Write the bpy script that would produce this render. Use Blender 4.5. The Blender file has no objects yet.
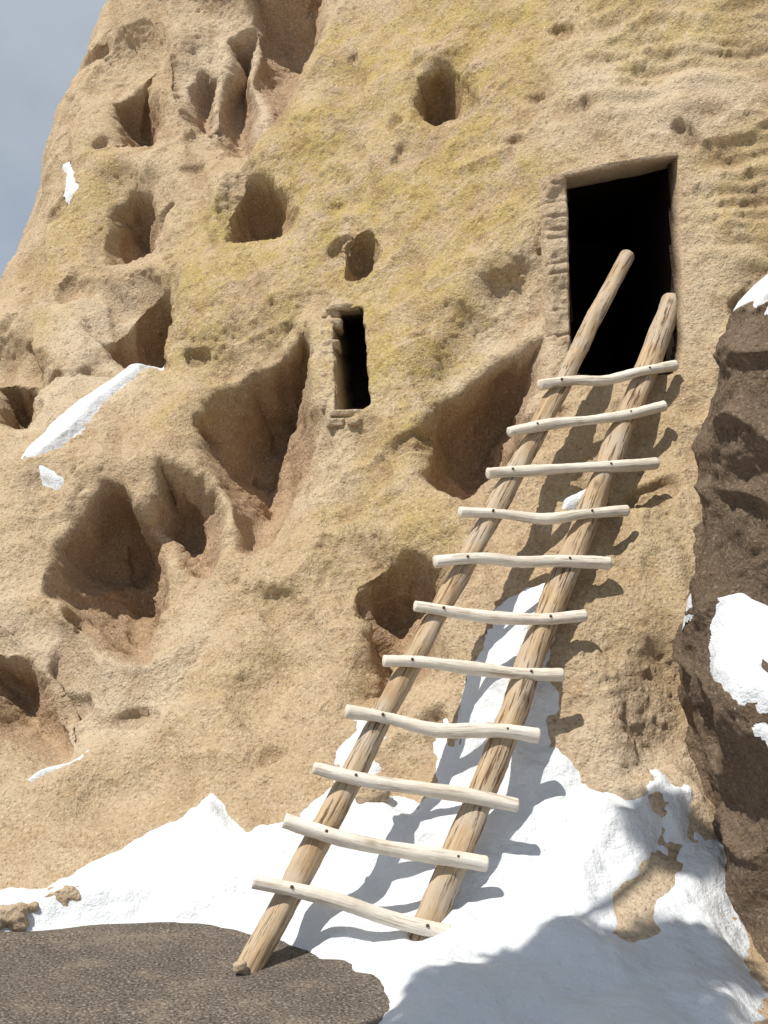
import bpy, bmesh, math, numpy as np
from mathutils import Vector
rng=np.random.RandomState(7)
F=1200.0; CZ=1.6
# ---------------------------------------------------------------- noise
def _h(ix,iy,iz,s):
    n=(ix.astype(np.uint32)*np.uint32(374761393)+iy.astype(np.uint32)*np.uint32(668265263)+iz.astype(np.uint32)*np.uint32(2147483647)+np.uint32(s*1013904223&0xffffffff))
    n=(n^(n>>np.uint32(13)))*np.uint32(1274126177); n=n^(n>>np.uint32(16)); n=n*np.uint32(2246822519); n=n^(n>>np.uint32(15))
    return n
def gnoise(p,f,seed=0):
    p=p*f+seed*17.3
    i=np.floor(p).astype(np.int64); r=(p-i)
    u=r*r*r*(r*(r*6-15)+10)
    out=0
    for dx in (0,1):
        for dy in (0,1):
            for dz in (0,1):
                h=_h(i[...,0]+dx,i[...,1]+dy,i[...,2]+dz,seed)
                gx=(h&1023)/511.5-1; gy=((h>>10)&1023)/511.5-1; gz=((h>>20)&1023)/511.5-1
                w=(u[...,0] if dx else 1-u[...,0])*(u[...,1] if dy else 1-u[...,1])*(u[...,2] if dz else 1-u[...,2])
                out=out+w*(gx*(r[...,0]-dx)+gy*(r[...,1]-dy)+gz*(r[...,2]-dz))
    return out*1.3
def sstep(a,b,x):
    t=np.clip((x-a)/(b-a),0,1); return t*t*(3-2*t)
def wp(px,py,d): return np.array([(px-384)/F*d, d, CZ+(512-py)/F*d])
S2=math.sqrt(.5)
ctrl=[(0,890,5.0),(130,865,5.12),(205,800,5.32),(250,835,5.1),(320,815,5.1),(-200,900,4.9),(0,928,4.68),(150,912,4.78),(260,930,4.65),
(-250,700,6.2),(-250,500,7.4),(-200,800,5.5),
(0,800,5.4),(100,800,5.4),(200,740,5.6),(0,700,5.9),(100,640,6.1),(200,620,6.15),(0,560,6.75),(100,480,7.0),(50,455,7.2),(150,360,7.8),(0,400,7.9),
(25,320,8.6),(75,220,9.3),(120,60,10.1),(160,0,10.2),(200,100,9.3),(200,250,8.3),(250,400,7.1),(300,560,6.3),(300,700,5.65),(330,780,5.3),
(300,0,9.6),(300,200,8.1),(384,0,9.0),(384,150,8.0),(384,300,7.3),(400,450,6.6),(384,580,6.0),(384,700,5.5),(384,780,5.2),
(480,0,8.3),(480,150,7.5),(480,300,6.9),(470,430,6.4),(470,560,5.76),(470,680,5.35),(450,780,5.03),(430,860,4.86),(420,930,4.52),(430,1000,3.93),
(600,0,7.6),(600,130,7.05),(600,260,6.8),(615,380,6.50),(560,500,5.94),(600,600,5.52),(620,700,5.24),(570,760,5.08),(560,850,4.85),(540,940,4.38),(520,1010,3.9),
(720,0,7.0),(720,200,6.65),(690,300,6.5),(700,450,6.05),(680,600,5.55),(665,720,5.22),(690,790,5.0),(650,900,4.55),(640,1000,3.95),(760,800,5.2),(760,950,4.6),
(900,200,6.4),(900,600,5.7),(900,900,4.8),(900,-300,7.4),(384,-300,10.4),(600,-300,8.8),(290,-300,11.2)]
C=[wp(*c) for c in ctrl]
sil=[(240,-300,11.3),(118,0,10.5),(98,50,10.3),(82,115,10.0),(63,172,9.7),(45,222,9.4),(25,265,9.2),(2,300,8.9),(-70,400,8.5),(-200,520,8.2)]
for s in sil:
    P=wp(*s); C.append(P); C.append(P+np.array([-.5,.7,-.25])); C.append(P+np.array([-1.0,1.6,-1.0])); C.append(P+np.array([-2.,3,-2.4]))
for x in (-5,-3,-1.5,-.4): 
    C.append(np.array([x,3.0,-.06])); C.append(np.array([x,4.2,-.06]))
for x in (.4,1.2,2.5,4): C.append(np.array([x,2.6,-.05]))
C=np.array(C)
cx=C[:,0]; ct=(C[:,1]+C[:,2])*S2; ch=(-C[:,1]+C[:,2])*S2
def tps(r2): return 0.5*r2*np.log(r2+1e-9)
n=len(C)
K=tps((cx[:,None]-cx)**2+(ct[:,None]-ct)**2)+np.eye(n)*0.02
A=np.zeros((n+3,n+3)); A[:n,:n]=K; A[:n,n]=1; A[:n,n+1]=cx; A[:n,n+2]=ct; A[n:,:n]=A[:n,n:].T
sol=np.linalg.solve(A,np.concatenate([ch,np.zeros(3)]))
def H(x,t):
    x=np.asarray(x,float); t=np.asarray(t,float)
    o=sol[n]+sol[n+1]*x+sol[n+2]*t
    for i in range(n): o=o+sol[i]*tps((x-cx[i])**2+(t-ct[i])**2)
    return o
def W(px,py):
    y=np.linspace(3,14,900); x=(px-384)/F*y; z=CZ+(512-py)/F*y
    t=(y+z)*S2; h=(-y+z)*S2; d=h-H(x,t)
    k=np.where(d<0)[0]
    i=k[0] if len(k) and k[0]>0 else int(np.argmin(d))
    return x[i],t[i],y[i],z[i]
def W3(px,py): a=W(px,py); return np.array([a[0],a[2],a[3]])
st=0.0125
xs=np.arange(-5,4.2,st); ts=np.arange(1.9,14.4,st)
X,T=np.meshgrid(xs,ts); NX=len(xs); NT=len(ts)
Hb=H(X,T)
P=np.stack([X,(T-Hb)*S2,(T+Hb)*S2],-1)
def normals(P):
    a=np.gradient(P,axis=1); b=np.gradient(P,axis=0); nn=np.cross(a,b); nn/=np.linalg.norm(nn,axis=-1,keepdims=True)+1e-9
    if nn[...,1].mean()>0: nn=-nn
    return nn
def blur(a,r):
    for ax in (0,1):
        pad=[(0,0),(0,0)]; pad[ax]=(r+1,r); c=np.cumsum(np.pad(a,pad,'edge'),axis=ax); L=a.shape[ax]; k=2*r+1
        a=(np.take(c,np.arange(k,k+L),axis=ax)-np.take(c,np.arange(0,L),axis=ax))/k
    return a
N0=normals(P)
w1=gnoise(P,2.2,1)*.10+gnoise(P,7.,2)*.025; w2=gnoise(P,2.2,3)*.10+gnoise(P,7.,4)*.025
def polysd(poly,warp=1.0):
    pts=np.array([W(*q)[:2] for q in poly])
    m=.5
    x0,x1=pts[:,0].min()-m,pts[:,0].max()+m; t0,t1=pts[:,1].min()-m,pts[:,1].max()+m
    i0,i1=np.searchsorted(xs,[x0,x1]); j0,j1=np.searchsorted(ts,[t0,t1])
    sl=(slice(j0,j1),slice(i0,i1))
    x=X[sl]+w1[sl]*warp; t=T[sl]+w2[sl]*warp
    d=np.full(x.shape,9.); ins=np.zeros(x.shape,bool)
    k=len(pts)
    for a in range(k):
        p=pts[a]; q=pts[(a+1)%k]; e=q-p; L=e@e+1e-12
        u=np.clip(((x-p[0])*e[0]+(t-p[1])*e[1])/L,0,1)
        d=np.minimum(d,np.hypot(x-p[0]-u*e[0],t-p[1]-u*e[1]))
        c=((p[1]>t)!=(q[1]>t))&(x<(q[0]-p[0])*(t-p[1])/(q[1]-p[1]+1e-12)+p[0])
        ins^=c
    return sl,np.where(ins,d,-d),pts
scoops=[([(20,600),(120,650),(200,600),(235,680),(150,725),(60,775),(0,700)],.24,.45),
([(175,330),(310,290),(325,480),(260,570),(190,500)],.20,.35),
([(405,330),(480,280),(540,235),(545,420),(480,505),(405,480)],.18,.3),
([(75,50),(165,30),(180,140),(95,155)],.22,.35),([(90,175),(165,165),(165,260),(90,262)],.18,.3),
([(215,150),(300,150),(300,240),(210,240)],.16,.3),([(75,280),(185,262),(175,365),(75,370)],.20,.3),
([(25,480),(100,470),(235,450),(235,640),(60,665)],.18,.4),([(330,530),(450,530),(450,700),(335,700)],.12,.25),
([(170,-30),(345,-40),(320,60),(250,160),(170,130)],.25,.3),([(395,50),(470,40),(475,120),(395,125)],.10,.2),
([(-40,600),(70,650),(90,760),(-40,760)],.18,.3),([(-40,340),(50,350),(50,430),(-40,430)],.2,.25),([(640,640),(720,640),(720,800),(600,800)],.12,.3),
([(230,590),(300,580),(330,660),(300,760),(230,780)],.10,.3),([(330,60),(390,90),(370,200),(310,230)],.08,.25),([(100,690),(190,720),(170,830),(60,830)],.10,.3)]
ds=np.zeros(X.shape)
for poly,dep,w in scoops:
    sl,sd,_=polysd(poly,1.6); s=np.clip(sd/w,0,1); ds[sl]=np.maximum(ds[sl],dep*(1-(1-s)**1.7))
ds=blur(ds,3)
P=P-N0*ds[...,None]
cavs=[
([(232,352),(262,345),(305,322),(312,350),(300,420),(292,455),(266,500),(254,550),(232,554),(222,500),(200,460),(192,420),(200,388)],.86,.26),
([(540,300),(540,335),(505,346),(466,364),(432,390),(412,430),(418,470),(448,490),(484,490),(524,447),(546,425),(548,360)],.78,.22),
([(400,548),(430,560),(440,600),(437,645),(418,670),(382,698),(354,692),(351,630),(361,575)],.50,.17),
([(98,476),(136,488),(163,515),(160,580),(142,655),(98,632),(45,592),(52,535)],.70,.24),
([(165,455),(200,470),(219,508),(220,555),(202,568),(168,548),(142,505)],.56,.19),
([(90,338),(135,296),(162,280),(168,310),(159,348),(120,355)],.54,.16),
([(104,205),(125,186),(150,184),(147,214),(132,240),(104,253)],.52,.14),
([(244,166),(272,166),(287,190),(282,218),(258,229),(225,232),(231,202)],.55,.15),
([(414,68),(440,56),(458,82),(450,103),(430,114),(411,95)],.45,.10),
([(350,246),(362,234),(375,252),(367,274),(347,277)],.36,.08),
([(100,95),(125,70),(144,53),(155,100),(140,134),(106,142)],.54,.20),
([(215,15),(242,5),(240,60),(242,130),(225,144),(206,122),(210,70)],.50,.15),
([(180,105),(192,48),(203,58),(202,98),(188,118)],.38,.1),
([(240,-40),(345,-40),(330,30),(300,60),(280,95),(255,105),(243,60)],.52,.35),
([(-15,370),(15,371),(29,388),(15,407),(-15,412)],.5,.10),
([(-30,645),(15,652),(50,694),(70,738),(52,755),(16,722),(-30,708)],.56,.17),
([(388,148),(400,143),(398,165),(388,165)],.12,.05),
([(58,285),(75,270),(90,285),(78,300),(60,300)],.14,.12),
([(205,345),(230,350),(210,372),(196,362)],.08,.08),
([(543,225),(550,250),(544,300),(528,330),(520,310),(535,270)],.20,.12),
]
D=np.array([0,.91,-.41])
push=np.zeros(X.shape); cav=np.zeros(X.shape)
for poly,dep,w in cavs:
    sl,sd,pts=polysd(poly,.8)
    t=T[sl]; a=np.clip((t-pts[:,1].min())/(np.ptp(pts[:,1])+1e-6),0,1)
    s=np.clip(sd/(w*(1.0+1.0*(1-a))),0,1); prof=1-(1-s)**2.3
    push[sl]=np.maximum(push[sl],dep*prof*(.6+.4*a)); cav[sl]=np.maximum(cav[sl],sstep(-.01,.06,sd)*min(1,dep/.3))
push=blur(push,2)
P=P+D*push[...,None]
doorpoly=[(566,182),(677,156),(683,345),(676,374),(570,376)]
hard=np.zeros(X.shape); wide=np.zeros(X.shape); hole=np.zeros(X.shape,bool); inner_shade=np.zeros(X.shape)  # last mask: shade painted inside the door and window openings
sl,sd,pts=polysd(doorpoly,.10); f=sstep(-.004,.012,sd)
P[sl]+=np.array([0,1,0])*(.12*f)[...,None]; inner_shade[sl]=np.maximum(inner_shade[sl],sstep(0,.01,sd)); hard[sl]=np.maximum(hard[sl],sstep(-.03,0,sd)); wide[sl]=np.maximum(wide[sl],sstep(-.30,-.02,sd)); hole[sl]|=sd>.026
sl,sd,pts=polysd([(333,313),(362,308),(369,405),(358,412),(336,412)],.12); f=sstep(-.004,.012,sd)
P[sl]+=np.array([.05,1,.1])*(1.2*f)[...,None]; inner_shade[sl]=np.maximum(inner_shade[sl],sstep(0,.012,sd)*.9); hard[sl]=np.maximum(hard[sl],sstep(-.03,0,sd)); wide[sl]=np.maximum(wide[sl],sstep(-.15,0,sd))
Psmooth=P.copy()
gz=np.clip((P[...,2]-.05)/.5,0.15,1)
N1=normals(P)
soft=1-hard
nb=(gnoise(P,.9,11)*.15+gnoise(P,2.1,12)*.10)*(1-wide)
Psmooth+=N1*(nb*gz*.6)[...,None]
rid=1-np.abs(gnoise(P*np.array([1,1,.7]),2.1,13))*2
rough=.3+1.0*sstep(-.15,.25,gnoise(P,1.3,29))
d=nb*.6+(1-wide)*((np.clip(rid,0,1)**3-.3)*.035)+gnoise(P,5.5,14)*.022*(1-wide)
fl=gnoise(np.stack([X*1.0+T*.25+w1*.8,T*.16,X*0],-1),5.5,28); d-=sstep(.05,.45,fl)*.03*(1-wide)
d+=rough*(gnoise(P,13,15)*.010+gnoise(P,27,16)*.008+gnoise(P,50,17)*.006)
pit=gnoise(P,3.6,18); d-=sstep(.44,.58,pit)*.05
pit=gnoise(P,17,19); d-=sstep(.42,.52,pit)*.010
peb=gnoise(P,24,20); d+=sstep(.30,.45,peb)*.011
sl,sd,_=polysd([(540,140),(560,30),(600,-30),(820,-60),(820,350),(690,350),(684,160)],1.5)
bed=np.zeros(X.shape); bed[sl]=sstep(-.05,.3,sd)
zz=P[...,2]+P[...,0]*.12+gnoise(P,1.5,21)*.12
b1=gnoise(np.stack([P[...,0]*.25,P[...,1]*.25,zz*1.0],-1),13,22)
d+=bed*(b1*.05-gnoise(P,5.5,14)*.010)
P=P+N1*(d*gz*(.10+.90*soft))[...,None]
lich=np.zeros(X.shape)
for poly,k in (([(560,-20),(440,-20),(330,40),(300,120),(190,210),(150,350),(170,420),(200,330),(300,310),(370,430),(330,520),(420,560),(430,400),(470,330),(540,220),(545,120)],1),
             ([(100,150),(60,200),(30,260),(30,330),(80,280),(120,160)],.8),([(560,-20),(768,-20),(768,40),(600,90)],.8),([(715,150),(768,120),(768,240),(730,330)],.8),([(430,480),(370,700),(320,560)],.4),([(600,420),(690,420),(690,640),(600,640)],.35),([(240,560),(300,560),(260,760),(180,760)],.3)):
    sl,sd,_=polysd(poly,3); lich[sl]=np.maximum(lich[sl],sstep(-.35,.3,sd)*k)
fresh=np.zeros(X.shape)
for poly in ([(0,560),(60,640),(160,640),(210,560),(160,700),(60,760),(0,640)],[(540,180),(560,400),(530,400),(530,180)],[(580,20),(560,130),(690,150),(768,80),(768,20)],[(684,160),(740,180),(720,340),(685,350)],[(500,250),(440,340),(400,420),(430,400),(540,310)],[(560,700),(720,720),(700,950),(600,960)],
             [(180,0),(330,-20),(300,60),(240,140),(180,110)],[(325,410),(365,420),(330,500),(290,520),(300,460)],[(600,820),(700,760),(720,830),(650,960),(600,960)],[(318,305),(368,300),(375,415),(320,420)],[(60,290),(180,270),(130,400),(30,440)]):
    sl,sd,_=polysd(poly,2); fresh[sl]=np.maximum(fresh[sl],sstep(-.15,.15,sd))
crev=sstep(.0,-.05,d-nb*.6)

def link(ob,parent=None):
    bpy.context.scene.collection.objects.link(ob)
    if parent: ob.parent=parent
    return ob
def gridmesh(name,P,keep=None,attrs={},drop=None):
    nt,nx=P.shape[:2]
    idx=np.arange(nt*nx).reshape(nt,nx)
    q=np.stack([idx[:-1,:-1],idx[:-1,1:],idx[1:,1:],idx[1:,:-1]],-1)
    if keep is not None:
        q=q[keep[:-1,:-1]|keep[1:,1:]|keep[:-1,1:]|keep[1:,:-1]]
    elif drop is not None: q=q[~drop[:-1,:-1]]
    q=q.reshape(-1,4); used,inv=np.unique(q,return_inverse=True); q=inv.reshape(-1,4)
    V=P.reshape(-1,3)[used]
    me=bpy.data.meshes.new(name)
    me.vertices.add(len(V)); me.vertices.foreach_set('co',V.astype(np.float32).ravel())
    me.loops.add(q.size); me.loops.foreach_set('vertex_index',q.astype(np.int32).ravel())
    me.polygons.add(len(q)); me.polygons.foreach_set('loop_start',np.arange(0,q.size,4,dtype=np.int32)); me.polygons.foreach_set('loop_total',np.full(len(q),4,np.int32))
    me.update(); me.validate()
    me.polygons.foreach_set('use_smooth',np.ones(len(me.polygons),bool))
    for k,v in attrs.items():
        a=me.attributes.new(k,'FLOAT','POINT'); a.data.foreach_set('value',v.reshape(-1)[used].astype(np.float32))
    return bpy.data.objects.new(name,me)
# ---------------------------------------------------------------- materials
def mat(name):
    m=bpy.data.materials.new(name); m.use_nodes=True; nt=m.node_tree; b=nt.nodes['Principled BSDF']; b.inputs['Roughness'].default_value=.95
    b.inputs['Specular IOR Level'].default_value=.12
    return m,nt,b
def noise(nt,vec,sc,det=3,rough=.6,dist=0):
    x=nt.nodes.new('ShaderNodeTexNoise'); x.inputs['Scale'].default_value=sc; x.inputs['Detail'].default_value=det; x.inputs['Roughness'].default_value=rough; x.inputs['Distortion'].default_value=dist
    nt.links.new(vec,x.inputs['Vector']); return x.outputs['Fac']
def ramp(nt,f,a,b,ca=(0,0,0,1),cb=(1,1,1,1)):
    r=nt.nodes.new('ShaderNodeValToRGB'); r.color_ramp.elements[0].position=a; r.color_ramp.elements[1].position=b
    r.color_ramp.elements[0].color=ca; r.color_ramp.elements[1].color=cb; nt.links.new(f,r.inputs['Fac']); return r.outputs['Color']
def mix(nt,f,a,b,mode='MIX'):
    m=nt.nodes.new('ShaderNodeMix'); m.data_type='RGBA'; m.blend_type=mode
    for s,v in ((m.inputs[0],f),(m.inputs[6],a),(m.inputs[7],b)):
        if isinstance(v,(int,float,tuple)): s.default_value=v
        else: nt.links.new(v,s)
    return m.outputs[2]
def mth(nt,op,a,b):
    m=nt.nodes.new('ShaderNodeMath'); m.operation=op
    for s,v in ((m.inputs[0],a),(m.inputs[1],b)):
        if isinstance(v,(int,float)): s.default_value=v
        else: nt.links.new(v,s)
    return m.outputs[0]
def bump(nt,h,st,dist,prev=None):
    b=nt.nodes.new('ShaderNodeBump'); b.inputs['Strength'].default_value=st; b.inputs['Distance'].default_value=dist
    nt.links.new(h,b.inputs['Height'])
    if prev: nt.links.new(prev,b.inputs['Normal'])
    return b.outputs['Normal']
def vor(nt,vec,sc,feat='F1'):
    v=nt.nodes.new('ShaderNodeTexVoronoi'); v.feature=feat; v.inputs['Scale'].default_value=sc; nt.links.new(vec,v.inputs['Vector']); return v.outputs['Distance']
def attr(nt,nm,out='Fac'):
    a=nt.nodes.new('ShaderNodeAttribute'); a.attribute_name=nm; return a.outputs[out]
def rockmat(name,base,base2,dark,useattr,pale=(.68,.59,.46,1)):
    m,nt,b=mat(name); g=nt.nodes.new('ShaderNodeNewGeometry').outputs['Position']
    c=mix(nt,ramp(nt,noise(nt,g,1.7,5,.65),.38,.62),base,base2)
    if useattr:
        c=mix(nt,mth(nt,'MULTIPLY',attr(nt,'fresh'),.8),c,(.61,.50,.37,1))
        pat=ramp(nt,noise(nt,g,3.2,7,.76,.4),.38,.55)
        lf=mth(nt,'MULTIPLY',pat,mth(nt,'ADD',mth(nt,'MULTIPLY',attr(nt,'lich'),.85),.04))
        c=mix(nt,lf,c,(.46,.35,.125,1))
        grn=ramp(nt,noise(nt,g,11,6,.78),.53,.62)
        c=mix(nt,mth(nt,'MULTIPLY',mth(nt,'MULTIPLY',grn,attr(nt,'lich')),.6),c,(.32,.265,.16,1))
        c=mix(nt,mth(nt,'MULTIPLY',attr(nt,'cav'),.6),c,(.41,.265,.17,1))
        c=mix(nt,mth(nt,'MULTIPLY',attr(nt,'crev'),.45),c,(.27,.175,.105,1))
    c=mix(nt,mth(nt,'MULTIPLY',ramp(nt,noise(nt,g,6,5,.7,.3),.50,.68),.45),c,(base[0]*.80,base[1]*.67,base[2]*.52,1))
    f1=noise(nt,g,62,3,.65)
    c=mix(nt,mth(nt,'MULTIPLY',ramp(nt,f1,.56,.66),.6),c,pale)
    c=mix(nt,mth(nt,'MULTIPLY',ramp(nt,f1,.34,.44,(1,1,1,1),(0,0,0,1)),.55),c,dark)
    c=mix(nt,mth(nt,'MULTIPLY',ramp(nt,noise(nt,g,21,5,.8),.56,.68),.55),c,dark)
    if useattr: c=mix(nt,attr(nt,'inner_shade'),c,(.05,.035,.025,1))  # painted shade, darkens the interiors of the openings
    nt.links.new(c,b.inputs['Base Color'])
    n1=bump(nt,noise(nt,g,40,5,.70),.85,.027)
    n2=bump(nt,ramp(nt,vor(nt,g,48),.0,.42),.5,-.010,n1)
    nt.links.new(n2,b.inputs['Normal']); return m
M_rock=rockmat('tuff',(.51,.385,.25,1),(.56,.44,.30,1),(.22,.15,.095,1),True)
M_shade=rockmat('shaded_tuff',(.19,.14,.10,1),(.13,.095,.068,1),(.06,.042,.03,1),False,(.32,.26,.20,1))  # boulder: tuff with its shade put into the colour
M_block=rockmat('masonry_tuff',(.51,.395,.27,1),(.56,.45,.32,1),(.30,.21,.14,1),False)
m,nt,b=mat('snow'); M_snow=m; g=nt.nodes.new('ShaderNodeNewGeometry').outputs['Position']
dirt=mth(nt,'MULTIPLY',ramp(nt,noise(nt,g,9,7,.78),.60,.76),.35)
nt.links.new(mix(nt,dirt,(.69,.72,.76,1),(.48,.43,.37,1)),b.inputs['Base Color'])
b.inputs['Roughness'].default_value=.7
nn=bump(nt,noise(nt,g,7,6,.62),.6,.07); nn=bump(nt,noise(nt,g,90,3,.7),.6,.006,nn); nt.links.new(nn,b.inputs['Normal'])
m,nt,b=mat('asphalt'); M_asph=m; g=nt.nodes.new('ShaderNodeNewGeometry').outputs['Position']
c=mix(nt,ramp(nt,noise(nt,g,2.5,5,.7),.4,.62),(.105,.09,.076,1),(.15,.128,.104,1))
f1=noise(nt,g,95,2,.6)
c=mix(nt,mth(nt,'MULTIPLY',ramp(nt,f1,.56,.66),.6),c,(.38,.33,.28,1))
c=mix(nt,mth(nt,'MULTIPLY',ramp(nt,f1,.34,.44,(1,1,1,1),(0,0,0,1)),.7),c,(.025,.022,.02,1))
c=mix(nt,mth(nt,'MULTIPLY',ramp(nt,noise(nt,g,5,7,.8),.54,.68),.6),c,(.28,.22,.16,1))
nt.links.new(c,b.inputs['Base Color'])
nn=bump(nt,ramp(nt,vor(nt,g,75),0,.5),.8,-.008); nt.links.new(nn,b.inputs['Normal'])
m,nt,b=mat('dry_ground'); M_ground=m; g=nt.nodes.new('ShaderNodeNewGeometry').outputs['Position']
nt.links.new(mix(nt,ramp(nt,noise(nt,g,.6,8,.7),.45,.55),(.30,.22,.14,1),(.75,.76,.78,1)),b.inputs['Base Color'])
def woodmat(name,c1,c2,c3,crack,amt):
    m,nt,b=mat(name); v=attr(nt,'lc','Vector')
    mp=nt.nodes.new('ShaderNodeMapping'); mp.inputs['Scale'].default_value=(1,1,.06); nt.links.new(v,mp.inputs['Vector']); u=mp.outputs[0]
    c=mix(nt,ramp(nt,noise(nt,u,45,4,.65),.38,.62),c1,c2)
    c=mix(nt,ramp(nt,noise(nt,v,4.5,4,.65),.42,.62),c,c3)
    c=mix(nt,mth(nt,'MULTIPLY',ramp(nt,noise(nt,u,75,4,.7),.54,.61),amt),c,crack)
    mp2=nt.nodes.new('ShaderNodeMapping'); mp2.inputs['Scale'].default_value=(1,1,.45); nt.links.new(v,mp2.inputs['Vector'])
    kn=ramp(nt,vor(nt,mp2.outputs[0],7.5),.04,.13,(1,1,1,1),(0,0,0,1))
    c=mix(nt,mth(nt,'MULTIPLY',kn,.7),c,crack)
    nt.links.new(c,b.inputs['Base Color']); b.inputs['Roughness'].default_value=.75
    nn=bump(nt,noise(nt,u,70,5,.7),.7,.008); nt.links.new(nn,b.inputs['Normal']); return m
M_rail=woodmat('weathered_pine',(.36,.245,.14,1),(.52,.405,.27,1),(.45,.375,.29,1),(.12,.07,.04,1),.95)
M_rung=woodmat('peeled_branch',(.76,.70,.60,1),(.80,.76,.69,1),(.66,.60,.51,1),(.34,.25,.17,1),.6)
m,nt,b=mat('bolt_steel'); M_bolt=m; b.inputs['Base Color'].default_value=(.09,.06,.045,1); b.inputs['Roughness'].default_value=.6
m,nt,b=mat('cave_shade'); M_inshade=m; g=nt.nodes.new('ShaderNodeNewGeometry').outputs['Position']  # chamber walls: indoor darkness put into the base colour
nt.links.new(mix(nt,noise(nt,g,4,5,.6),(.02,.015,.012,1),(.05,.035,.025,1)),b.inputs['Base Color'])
m,nt,b=mat('shadow_tree_leaves'); M_leaf=m; g=nt.nodes.new('ShaderNodeNewGeometry').outputs['Position']  # leaves of the added out-of-frame tree
nt.links.new(mix(nt,noise(nt,g,6,3,.6),(.04,.06,.025,1),(.09,.12,.05,1)),b.inputs['Base Color'])
# ---------------------------------------------------------------- cliff
cliff=gridmesh('cliff',P,None,{'lich':lich,'fresh':fresh,'cav':cav,'crev':crev,'inner_shade':inner_shade},hole); cliff.data.materials.append(M_rock); link(cliff)
# ---------------------------------------------------------------- snow on terrain
th=np.full(X.shape,-1.); big=np.zeros(X.shape)
nz=gnoise(P,7,31)*.06+gnoise(P,18,32)*.03
snows=[
([(-250,905),(0,893),(40,890),(110,866),(150,845),(190,800),(205,788),(225,800),(245,828),(300,815),(330,790),(345,760),(358,705),(380,700),(388,740),(376,790),(400,800),(440,780),(450,720),(480,660),(500,630),(520,590),(535,575),(560,572),(560,620),(553,680),(545,740),(575,755),(585,790),(620,802),(655,785),(662,770),(655,830),(625,880),(618,930),(640,940),(690,850),(705,830),(740,830),(760,1000),(760,1080),(560,1120),(366,1075),(366,985),(325,982),(270,962),(230,945),(150,928),(60,932),(0,946),(-250,956)],.065,.16,.7),
([(590,485),(600,492),(592,503),(560,512),(565,500)],.04,.03,.3),
([(14,470),(34,442),(78,402),(112,381),(152,346),(141,372),(102,402),(70,432),(40,462)],.035,.04,.3),
([(38,466),(62,476),(58,482),(44,476)],.03,.03,.3),
([(62,168),(72,165),(78,180),(76,190),(80,205),(70,198)],.03,.03,.4),
([(28,777),(60,752),(94,724),(84,737),(54,764)],.025,.03,.3),
([(655,810),(700,790),(690,830),(668,850)],.02,.05,1.2),
]
for k,(poly,tk,w,wn) in enumerate(snows):
    sl,sd,_=polysd(poly,wn)
    v=(sstep(-.02,w,sd+nz[sl]*wn)*tk*(1+gnoise(P[sl],2.5,33)*.7)) - .012 - np.clip(-(sd+nz[sl]*wn)*.6,0,.2)
    th[sl]=np.maximum(th[sl],v)
    if k==0: big[sl]=sstep(0,.15,sd)
foot=wp(416,948,4.40); rf=np.hypot(P[...,0]-foot[0],P[...,1]-foot[1])
Ps=Psmooth+np.array([0,-.45,.89])*(th+.012)[...,None]
Ps+=np.array([0,-.3,.95])*((gnoise(Psmooth,2.6,34)*.075+gnoise(Psmooth,6,35)*.028+gnoise(Psmooth,18,36)*.008)*big)[...,None]
cap=foot[2]+.03+rf*.45
Ps[...,2]=np.where((rf<.5)&(th>-.03),np.minimum(Ps[...,2],cap),Ps[...,2])
snow=gridmesh('snow_bank',Ps,(th>-.03)); snow.data.materials.append(M_snow); link(snow)
# ---------------------------------------------------------------- ground + path
def plane(name,x0,x1,y0,y1,z,nx,ny,fn=None):
    a,b_=np.meshgrid(np.linspace(x0,x1,nx),np.linspace(y0,y1,ny)); p=np.stack([a,b_,np.full(a.shape,float(z))],-1)
    if fn is not None: p=fn(p)
    return gridmesh(name,p)
gr=plane('ground',-300,300,-300,300,-.12,60,60); gr.data.materials.append(M_ground); link(gr)
def pf(p):
    p[...,2]+=gnoise(p,1.2,41)*.012; e=sstep(4.6,4.9,p[...,1]+gnoise(p,2.5,42)*.15); p[...,2]-=e*.07
    p[...,2]-=sstep(.1,.4,p[...,0]+gnoise(p,3,43)*.15)*.2
    return p
pa=plane('asphalt_path',-9,1,-5,4.95,0,400,300,pf); pa.data.materials.append(M_asph); link(pa)
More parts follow.
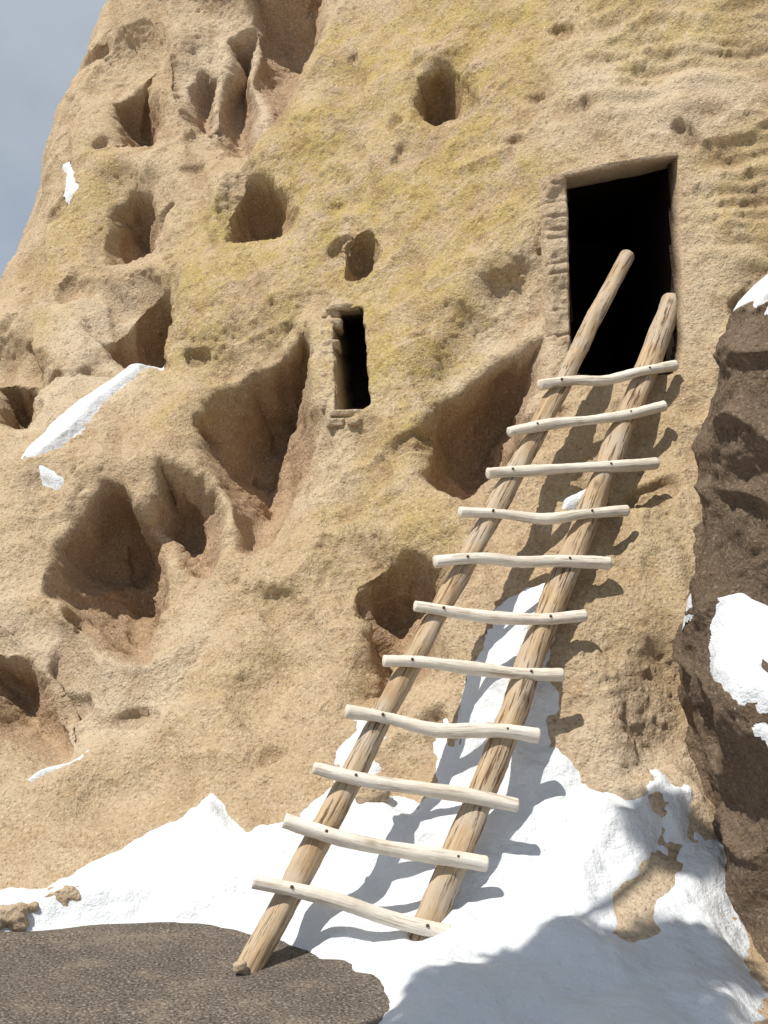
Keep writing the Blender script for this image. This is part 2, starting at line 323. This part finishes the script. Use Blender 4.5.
# ---------------------------------------------------------------- tubes
def tube(name,pts,rad,m,seed=0,seg=20,sub=40,rough=.004,parent=None):
    pts=np.array(pts,float); k=len(pts)
    s=np.linspace(0,k-1,sub)
    def cr(a,s):
        i=np.clip(np.floor(s).astype(int),0,k-2); f=(s-i)
        g=lambda j:a[np.clip(j,0,k-1)]
        f=f[:,None] if a.ndim>1 else f
        return .5*((2*g(i))+(-g(i-1)+g(i+1))*f+(2*g(i-1)-5*g(i)+4*g(i+1)-g(i+2))*f**2+(-g(i-1)+3*g(i)-3*g(i+1)+g(i+2))*f**3)
    c=cr(pts,s); r=cr(np.array(rad,float),s)
    tan=np.gradient(c,axis=0); tan/=np.linalg.norm(tan,axis=1,keepdims=True)
    up=np.array([0,0,1.]) if abs(tan[0,2])<.8 else np.array([1.,0,0])
    a=np.cross(tan,up); a/=np.linalg.norm(a,axis=1,keepdims=True); b_=np.cross(tan,a)
    th_=np.linspace(0,2*np.pi,seg,endpoint=False)
    L=np.concatenate([[0],np.cumsum(np.linalg.norm(np.diff(c,axis=0),axis=1))])
    ring=a[:,None]*np.cos(th_)[None,:,None]+b_[:,None]*np.sin(th_)[None,:,None]
    lc=np.stack([np.cos(th_)[None]*r[:,None],np.sin(th_)[None]*r[:,None],np.repeat(L[:,None],seg,1)],-1)+seed*3.1
    rr=r[:,None]*(1+gnoise(lc*np.array([1,1,.3]),14,seed+50)*.25)+gnoise(lc,40,seed+51)*rough
    V=(c[:,None]+ring*rr[...,None])
    e0=c[0]-tan[0]*r[0]*.12; e1=c[-1]+tan[-1]*r[-1]*.12
    V0=e0+ring[0]*(rr[0]*.86)[:,None]; V1=e1+ring[-1]*(rr[-1]*.86)[:,None]
    allv=np.concatenate([V0[None],V,V1[None]],0); lca=np.concatenate([lc[:1],lc,lc[-1:]],0)
    nr=len(allv); verts=[tuple(v) for v in allv.reshape(-1,3)]+[tuple(e0),tuple(e1)]
    faces=[]
    for i in range(nr-1):
        for j in range(seg):
            j2=(j+1)%seg; faces.append((i*seg+j,i*seg+j2,(i+1)*seg+j2,(i+1)*seg+j))
    for j in range(seg):
        j2=(j+1)%seg; faces.append((nr*seg,j2,j)); faces.append((nr*seg+1,(nr-1)*seg+j,(nr-1)*seg+j2))
    me=bpy.data.meshes.new(name); me.from_pydata(verts,[],faces); me.update()
    me.polygons.foreach_set('use_smooth',np.ones(len(faces),bool))
    at=me.attributes.new('lc','FLOAT_VECTOR','POINT')
    l2=np.concatenate([lca.reshape(-1,3),[[seed*3.1]*3,[seed*3.1]*3]],0)
    at.data.foreach_set('vector',l2.astype(np.float32).ravel())
    me.materials.append(m)
    ob=bpy.data.objects.new(name,me); link(ob,parent); return ob
lad=bpy.data.objects.new('wooden_ladder',None); link(lad)
LF,LT=wp(250,966,4.22),wp(628,256,6.85); RF,RT=wp(416,948,4.40),wp(672,302,6.70)
def rail(nm,a,b_,r0,r1,seed,wob):
    ax=b_-a; k=8; pts=[]; rd=[]
    side=np.cross(ax,[0,0,1.]); side/=np.linalg.norm(side)
    rr=np.random.RandomState(seed)
    for i in range(k):
        f=i/(k-1); o=(rr.rand(2)-.5)*wob*(0 if i in(0,k-1) else 1)
        pts.append(a+ax*f+side*(o[0]+math.sin(f*math.pi)*wob*.3)); rd.append(r0+(r1-r0)*f+(rr.rand()-.5)*.004)
    tube(nm,pts,rd,M_rail,seed,28,170,parent=lad,rough=.003)
rail('left_rail',LF-(LT-LF)*.01,LT,.050,.046,3,.03); rail('right_rail',RF-(RT-RF)*.018,RT,.056,.062,5,.03)
cen=(LF+LT+RF+RT)/4; _,_,vt=np.linalg.svd(np.array([LF,LT,RF,RT])-cen); pn=vt[2]
if pn[1]>0: pn=-pn
def onplane(px,py,off):
    dr=wp(px,py,1.)-np.array([0,0,CZ]); o=np.array([0,0,CZ]); c0=cen+pn*off
    return o+dr*(((c0-o)@pn)/(dr@pn))
rungs=[((540,385),(606,380),(675,366)),((509,432),(590,420),(664,406)),((488,473),(570,468),(656,463)),((460,512),(545,519),(627,511)),((435,562),(520,562),(609,563)),
((415,606),(500,618),(585,616)),((384,661),(475,668),(562,675)),((346,712),(440,730),(537,736)),((314,768),(420,788),(517,805)),((285,820),(385,848),(486,864)),((254,881),(350,905),(448,934))]
for i,(a,mm,b_) in enumerate(rungs):
    rr=np.random.RandomState(20+i)
    off=.066 if i<8 else .076
    A=onplane(*a,off);Mm=onplane(*mm,off);B=onplane(*b_,off)
    M1=(A+Mm)/2+(rr.rand(3)-.5)*.03; M2=(Mm+B)/2+(rr.rand(3)-.5)*.03
    r=.0255+.004*rr.rand()
    tube('rung_%d'%(i+1),[A,M1,Mm,M2,B],[r*.95,r*(.85+.25*rr.rand()),r*(.88+.2*rr.rand()),r*(.85+.3*rr.rand()),r*1.05],M_rung,30+i,18,60,parent=lad,rough=.002)
    for P0,P1 in ((LF,LT),(RF,RT)):
        u=B-A; v=P1-P0; w0=A-P0; a_=u@u;b2=u@v;c_=v@v;d_=u@w0;e_=v@w0
        s=(b2*e_-c_*d_)/(a_*c_-b2*b2); s=min(max(s,.04),.96)
        poly=[A,M1,Mm,M2,B]; kk=s*4; q=int(min(kk,3)); cpt=poly[q]*(1-(kk-q))+poly[q+1]*(kk-q)
        tube('bolt',[cpt+pn*(r-.008),cpt+pn*(r+.001),cpt+pn*(r+.004)],[.0065,.0065,.005],M_bolt,3,10,4,parent=lad,rough=0)
# ---------------------------------------------------------------- doorway
def block(bm,c,size,rot,seed,rough=.012,e=5.):
    b2=bmesh.new(); bmesh.ops.create_cube(b2,size=1); bmesh.ops.subdivide_edges(b2,edges=b2.edges[:],cuts=9,use_grid_fill=True)
    V=np.array([v.co[:] for v in b2.verts]); V0=V*2
    nrm=(np.abs(V0)**e).sum(1)**(1/e); V=V0/nrm[:,None]*.5
    V=V*np.array(size); cc,ss=math.cos(rot),math.sin(rot)
    V=np.stack([V[:,0]*cc-V[:,2]*ss,V[:,1],V[:,0]*ss+V[:,2]*cc],1)+c
    nn=V-c; nn/=np.linalg.norm(nn,axis=1,keepdims=True)+1e-9
    V=V+nn*(gnoise(V,12,seed)*rough*1.6+gnoise(V,35,seed+1)*rough*.7)[:,None]
    m0=[bm.verts.new(v) for v in V]
    b2.verts.ensure_lookup_table(); b2.verts.index_update()
    for f in b2.faces: bm.faces.new([m0[v.index] for v in f.verts])
    b2.free()
def bmobj(name,bm,m,parent=None,smooth=True):
    bmesh.ops.recalc_face_normals(bm,faces=bm.faces[:])
    me=bpy.data.meshes.new(name); bm.to_mesh(me); bm.free(); me.polygons.foreach_set('use_smooth',np.full(len(me.polygons),smooth)); me.materials.append(m)
    return link(bpy.data.objects.new(name,me),parent)
door=bpy.data.objects.new('cliff_dwelling_doorway',None); link(door)
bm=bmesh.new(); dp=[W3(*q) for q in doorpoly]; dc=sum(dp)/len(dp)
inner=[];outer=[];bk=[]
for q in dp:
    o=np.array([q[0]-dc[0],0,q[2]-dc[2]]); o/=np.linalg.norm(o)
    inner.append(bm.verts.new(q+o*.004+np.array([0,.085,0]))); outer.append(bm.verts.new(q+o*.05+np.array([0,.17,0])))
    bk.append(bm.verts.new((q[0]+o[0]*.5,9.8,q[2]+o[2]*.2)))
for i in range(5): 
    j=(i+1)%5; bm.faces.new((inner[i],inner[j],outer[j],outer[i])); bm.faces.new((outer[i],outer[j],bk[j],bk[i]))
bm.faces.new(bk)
bmobj('chamber',bm,M_inshade,door,False)
zj=np.linspace(0,1,170); uj=np.linspace(0,1,60)
U,Zj=np.meshgrid(uj,zj)
def jambpt(u,v):
    py=176+202*(1-v); xl=540+8*(1-v); xr=567+4*(1-v)
    return wp(xl+(xr-xl)*u,py,6.66+.14*v)
c00,c10,c01,c11=jambpt(0,0),jambpt(1,0),jambpt(0,1),jambpt(1,1)
uu=np.clip(U/.72,0,1); G=((c00*(1-uu[...,None])+c10*uu[...,None])*(1-Zj[...,None])+(c01*(1-uu[...,None])+c11*uu[...,None])*Zj[...,None])
wrap=np.clip((U-.72)/.28,0,1)
G[...,1]+=wrap*.32-.025+.08*np.clip(1-U/.25,0,1)**2+.02*np.clip(1-np.abs(U-.72)/.06,0,1)
edges=np.cumsum(np.r_[0,np.random.RandomState(4).uniform(.04,.12,17)]); ht=Zj+gnoise(G,4,71)*.035
dj=np.min(np.abs(ht[...,None]-edges),-1); joint=np.exp(-(dj/.008)**2)*sstep(-.2,.3,gnoise(G,5,75))
rel=-joint*.014+gnoise(G,7,72)*.035+gnoise(G,22,73)*.014
nj=np.stack([wrap,-(1-wrap),0*U],-1); nj/=np.linalg.norm(nj,axis=-1,keepdims=True)
jb=gridmesh('plastered_jamb',G+nj*rel[...,None]); jb.data.materials.append(M_block); link(jb,door)
bm=bmesh.new()
a,b_=wp(552,175,6.74),wp(680,153,6.80); c=(a+b_)/2+np.array([0,.15,0]); L=np.linalg.norm(b_-a)
block(bm,c,(L,.32,.045),math.atan2(b_[2]-a[2],b_[0]-a[0]),150,.018)
bmobj('stone_lintel',bm,M_block,door)
win=bpy.data.objects.new('stone_window',None); link(win)
bm=bmesh.new(); py=314.; i=0
while py<412:
    h=rng.uniform(7,13); xr=335+rng.uniform(-2,7); xl=323; d_=W3(330,py)[1]
    block(bm,wp((xl+xr)/2,py+h/2,d_+.14),((xr-xl)/F*d_+.02,.3,h/F*d_*1.05),rng.uniform(-.05,.05),200+i,.010,8); py+=h; i+=1
for (x0,y0,x1,y1) in ((326,306,362,313),(330,411,366,418),(328,419,346,428),(347,419,362,427)):
    d_=W3((x0+x1)/2,y1)[1]; block(bm,wp((x0+x1)/2,(y0+y1)/2,d_+.11),((x1-x0)/F*d_,.22,(y1-y0)/F*d_),rng.uniform(-.05,.05),230+x0,.012,7)
bmobj('stone_surround',bm,M_block,win)
for i,(px,py,d_,s) in enumerate(((62,900,4.80,.11),(10,918,4.66,.10),(240,966,4.15,.035),(30,908,4.72,.05),(372,792,5.08,.09))):
    bm=bmesh.new(); block(bm,wp(px,py,d_),(s*1.5,s,s*.9),.2,300+i,s*.22,3.5); bmobj('stone' if i==0 else 'stone.%03d'%i,bm,M_block)
# ---------------------------------------------------------------- boulder on the right
prof=[(40,960),(100,910),(180,850),(240,800),(290,760),(330,745),(400,722),(440,712),(480,726),(540,722),(600,706),(640,692),(700,688),(735,700),(770,722),(820,730),(870,718),(920,705),(1000,698),(1100,692)]
front=[(40,4.9),(180,4.6),(290,4.35),(440,4.20),(540,4.35),(600,4.58),(630,4.50),(700,3.90),(750,3.74),(795,4.15),(850,4.30),(1000,4.1),(1100,4.0)]
D0=4.5
pz=np.array([CZ+(512-p[0])*D0/F for p in prof])[::-1]; pxl=np.array([(p[1]-384)*D0/F for p in prof])[::-1]+.12
fz=np.array([CZ+(512-p[0])*D0/F for p in front])[::-1]; fy=np.array([p[1] for p in front])[::-1]
nz_=420; na=600
zz=np.linspace(pz[0],pz[-1],nz_); XL=np.interp(zz,pz,pxl); FY=np.interp(zz,fz,fy)
ker=np.ones(9)/9; FY=np.convolve(np.pad(FY,4,'edge'),ker,'valid'); XL=np.convolve(np.pad(XL,4,'edge'),ker,'valid')
an=np.linspace(0,2*np.pi,na)
yc=5.0; xr=3.0
cxm=(XL+xr)/2; rx=(xr-XL)/2; ry=yc-FY
ex=.85
ca=np.sign(np.cos(an))*np.abs(np.cos(an))**ex; sa=np.sign(np.sin(an))*np.abs(np.sin(an))**ex
top=np.clip((zz[-1]-zz)/.25,0,1)**.5
B=np.stack([cxm[:,None]+rx[:,None]*ca*top[:,None],yc+ry[:,None]*sa*top[:,None],np.repeat(zz[:,None],na,1)],-1)
NB=np.stack([np.repeat(ca[None],nz_,0),np.repeat(sa[None],nz_,0),np.zeros((nz_,na))],-1)
NB/=np.linalg.norm(NB,axis=-1,keepdims=True)
rb=1-np.abs(gnoise(B,2.6,67))*2.2
db=gnoise(B,1.6,61)*.10+gnoise(B,4,62)*.06+gnoise(B,10,63)*.025+gnoise(B,24,64)*.010+gnoise(B,50,65)*.006+np.clip(rb,0,1)**3*.05
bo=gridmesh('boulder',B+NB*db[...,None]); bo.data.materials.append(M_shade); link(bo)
BS=B+NB*(gnoise(B,1.6,61)*.10+gnoise(B,4,62)*.06+gnoise(B,10,63)*.02)[...,None]
nB=np.cross(np.gradient(BS,axis=1),np.gradient(BS,axis=0)); nB/=np.linalg.norm(nB,axis=-1,keepdims=True)+1e-9
if (nB*NB).sum(-1).mean()<0: nB=-nB
zl=B[...,2]+gnoise(B,3,68)*.12
band=sstep(.68,.80,zl)*sstep(1.30,1.16,zl)+sstep(2.35,2.45,zl)*sstep(2.9,2.7,zl)*.9
tb=sstep(.14,.50,nB[...,2]*band+gnoise(B,5,66)*.28+gnoise(B,14,70)*.10)*.06-.016
sb=gridmesh('snow_cap',BS+np.array([0,-.3,.95])*tb[...,None]+nB*.010+(nB*(gnoise(B,7,69)*.012)[...,None]),(tb>-.010)); sb.data.materials.append(M_snow); link(sb)
# ---------------------------------------------------------------- light direction
sd_=Vector((-.37,-.27,.86)).normalized()
# ---------------------------------------------------------------- added unseen tree, placed to shadow the near snow
tree=bpy.data.objects.new('added_shadow_tree',None); link(tree)
s_=np.array(sd_[:])
def up(px,py,zt):
    g0=wp(px,py,1.6*F/(py-512)); return g0+s_*(zt/s_[2])
crowns=[(up(470,1012,4.4),.19),(up(540,990,4.7),.24),(up(600,968,4.9),.20),(up(640,1010,5.0),.30),(up(560,1045,4.8),.32),(up(690,960,5.2),.22),(up(440,1055,4.3),.24),(up(500,1095,4.6),.35),(up(640,1100,4.9),.4),(up(700,900,5.5),.16)]  # crowns lifted along the sun ray so their shadow lands on the snow
base=np.array([-2.3,1.9,-.1])
tp=[base,base+np.array([.1,.05,1.5]),base+np.array([.35,.3,3.0]),crowns[7][0]]
tube('shadow_trunk',tp,[.14,.12,.09,.04],M_rail,81,16,40,parent=tree)
for i,(c,r) in enumerate(crowns): tube('shadow_limb_%d'%i,[tp[2],(tp[2]+c)/2+np.array([0,0,-.05]),c],[.05,.035,.02],M_rail,82+i,8,10,parent=tree)
lr=np.random.RandomState(3); vs=[];fs=[]
for c,r in crowns:
    nl=int(5200*r)
    dirs=lr.normal(size=(nl,3)); dirs/=np.linalg.norm(dirs,axis=1,keepdims=True); rad=r*lr.rand(nl)**.5*(1+.3*lr.randn(nl)*.4)
    cc=c+dirs*rad[:,None]
    for p in cc:
        a=lr.normal(size=3); a/=np.linalg.norm(a); b2=np.cross(a,lr.normal(size=3)); b2/=np.linalg.norm(b2); s=.028
        k=len(vs); vs+= [tuple(p-a*s*1.5),tuple(p+b2*s),tuple(p+a*s*1.5),tuple(p-b2*s)]; fs.append((k,k+1,k+2,k+3))
me=bpy.data.meshes.new('shadow_foliage'); me.from_pydata(vs,[],fs); me.materials.append(M_leaf); link(bpy.data.objects.new('shadow_foliage',me),tree)
# ---------------------------------------------------------------- light, sky, camera
el=math.asin(sd_.z); az=math.atan2(sd_.x,sd_.y)
L=bpy.data.lights.new('sun','SUN'); L.energy=4.9; L.angle=math.radians(.5); L.color=(1,.94,.84)
so=bpy.data.objects.new('sun',L); so.rotation_euler=(-sd_).to_track_quat('-Z','Y').to_euler(); so.location=(-5,-5,12); link(so)
w=bpy.data.worlds.new('World'); bpy.context.scene.world=w; w.use_nodes=True; nt=w.node_tree
bg=nt.nodes['Background']; sk=nt.nodes.new('ShaderNodeTexSky'); sk.sky_type='NISHITA'; sk.sun_disc=False; sk.sun_elevation=el; sk.sun_rotation=az; sk.altitude=1800; sk.dust_density=2.5; sk.air_density=1.0
tc=nt.nodes.new('ShaderNodeTexCoord'); cl=noise(nt,tc.outputs['Generated'],2.2,6,.6,.3)
fac=ramp(nt,cl,.3,.7,(.42,.42,.42,1),(.80,.80,.80,1))
nt.links.new(mix(nt,fac,sk.outputs[0],(7.2,7.9,8.5,1)),bg.inputs[0]); bg.inputs[1].default_value=.078
cam=bpy.data.cameras.new('camera'); cam.sensor_fit='VERTICAL'; cam.sensor_height=24; cam.lens=24*F/1024; cam.clip_end=1000; cam.clip_start=.05
co=bpy.data.objects.new('camera',cam); co.location=(0,0,CZ); co.rotation_euler=(math.radians(90),0,0); link(co)
sc=bpy.context.scene; sc.camera=co; sc.view_settings.view_transform='Standard'; sc.view_settings.look='None'; sc.view_settings.exposure=0
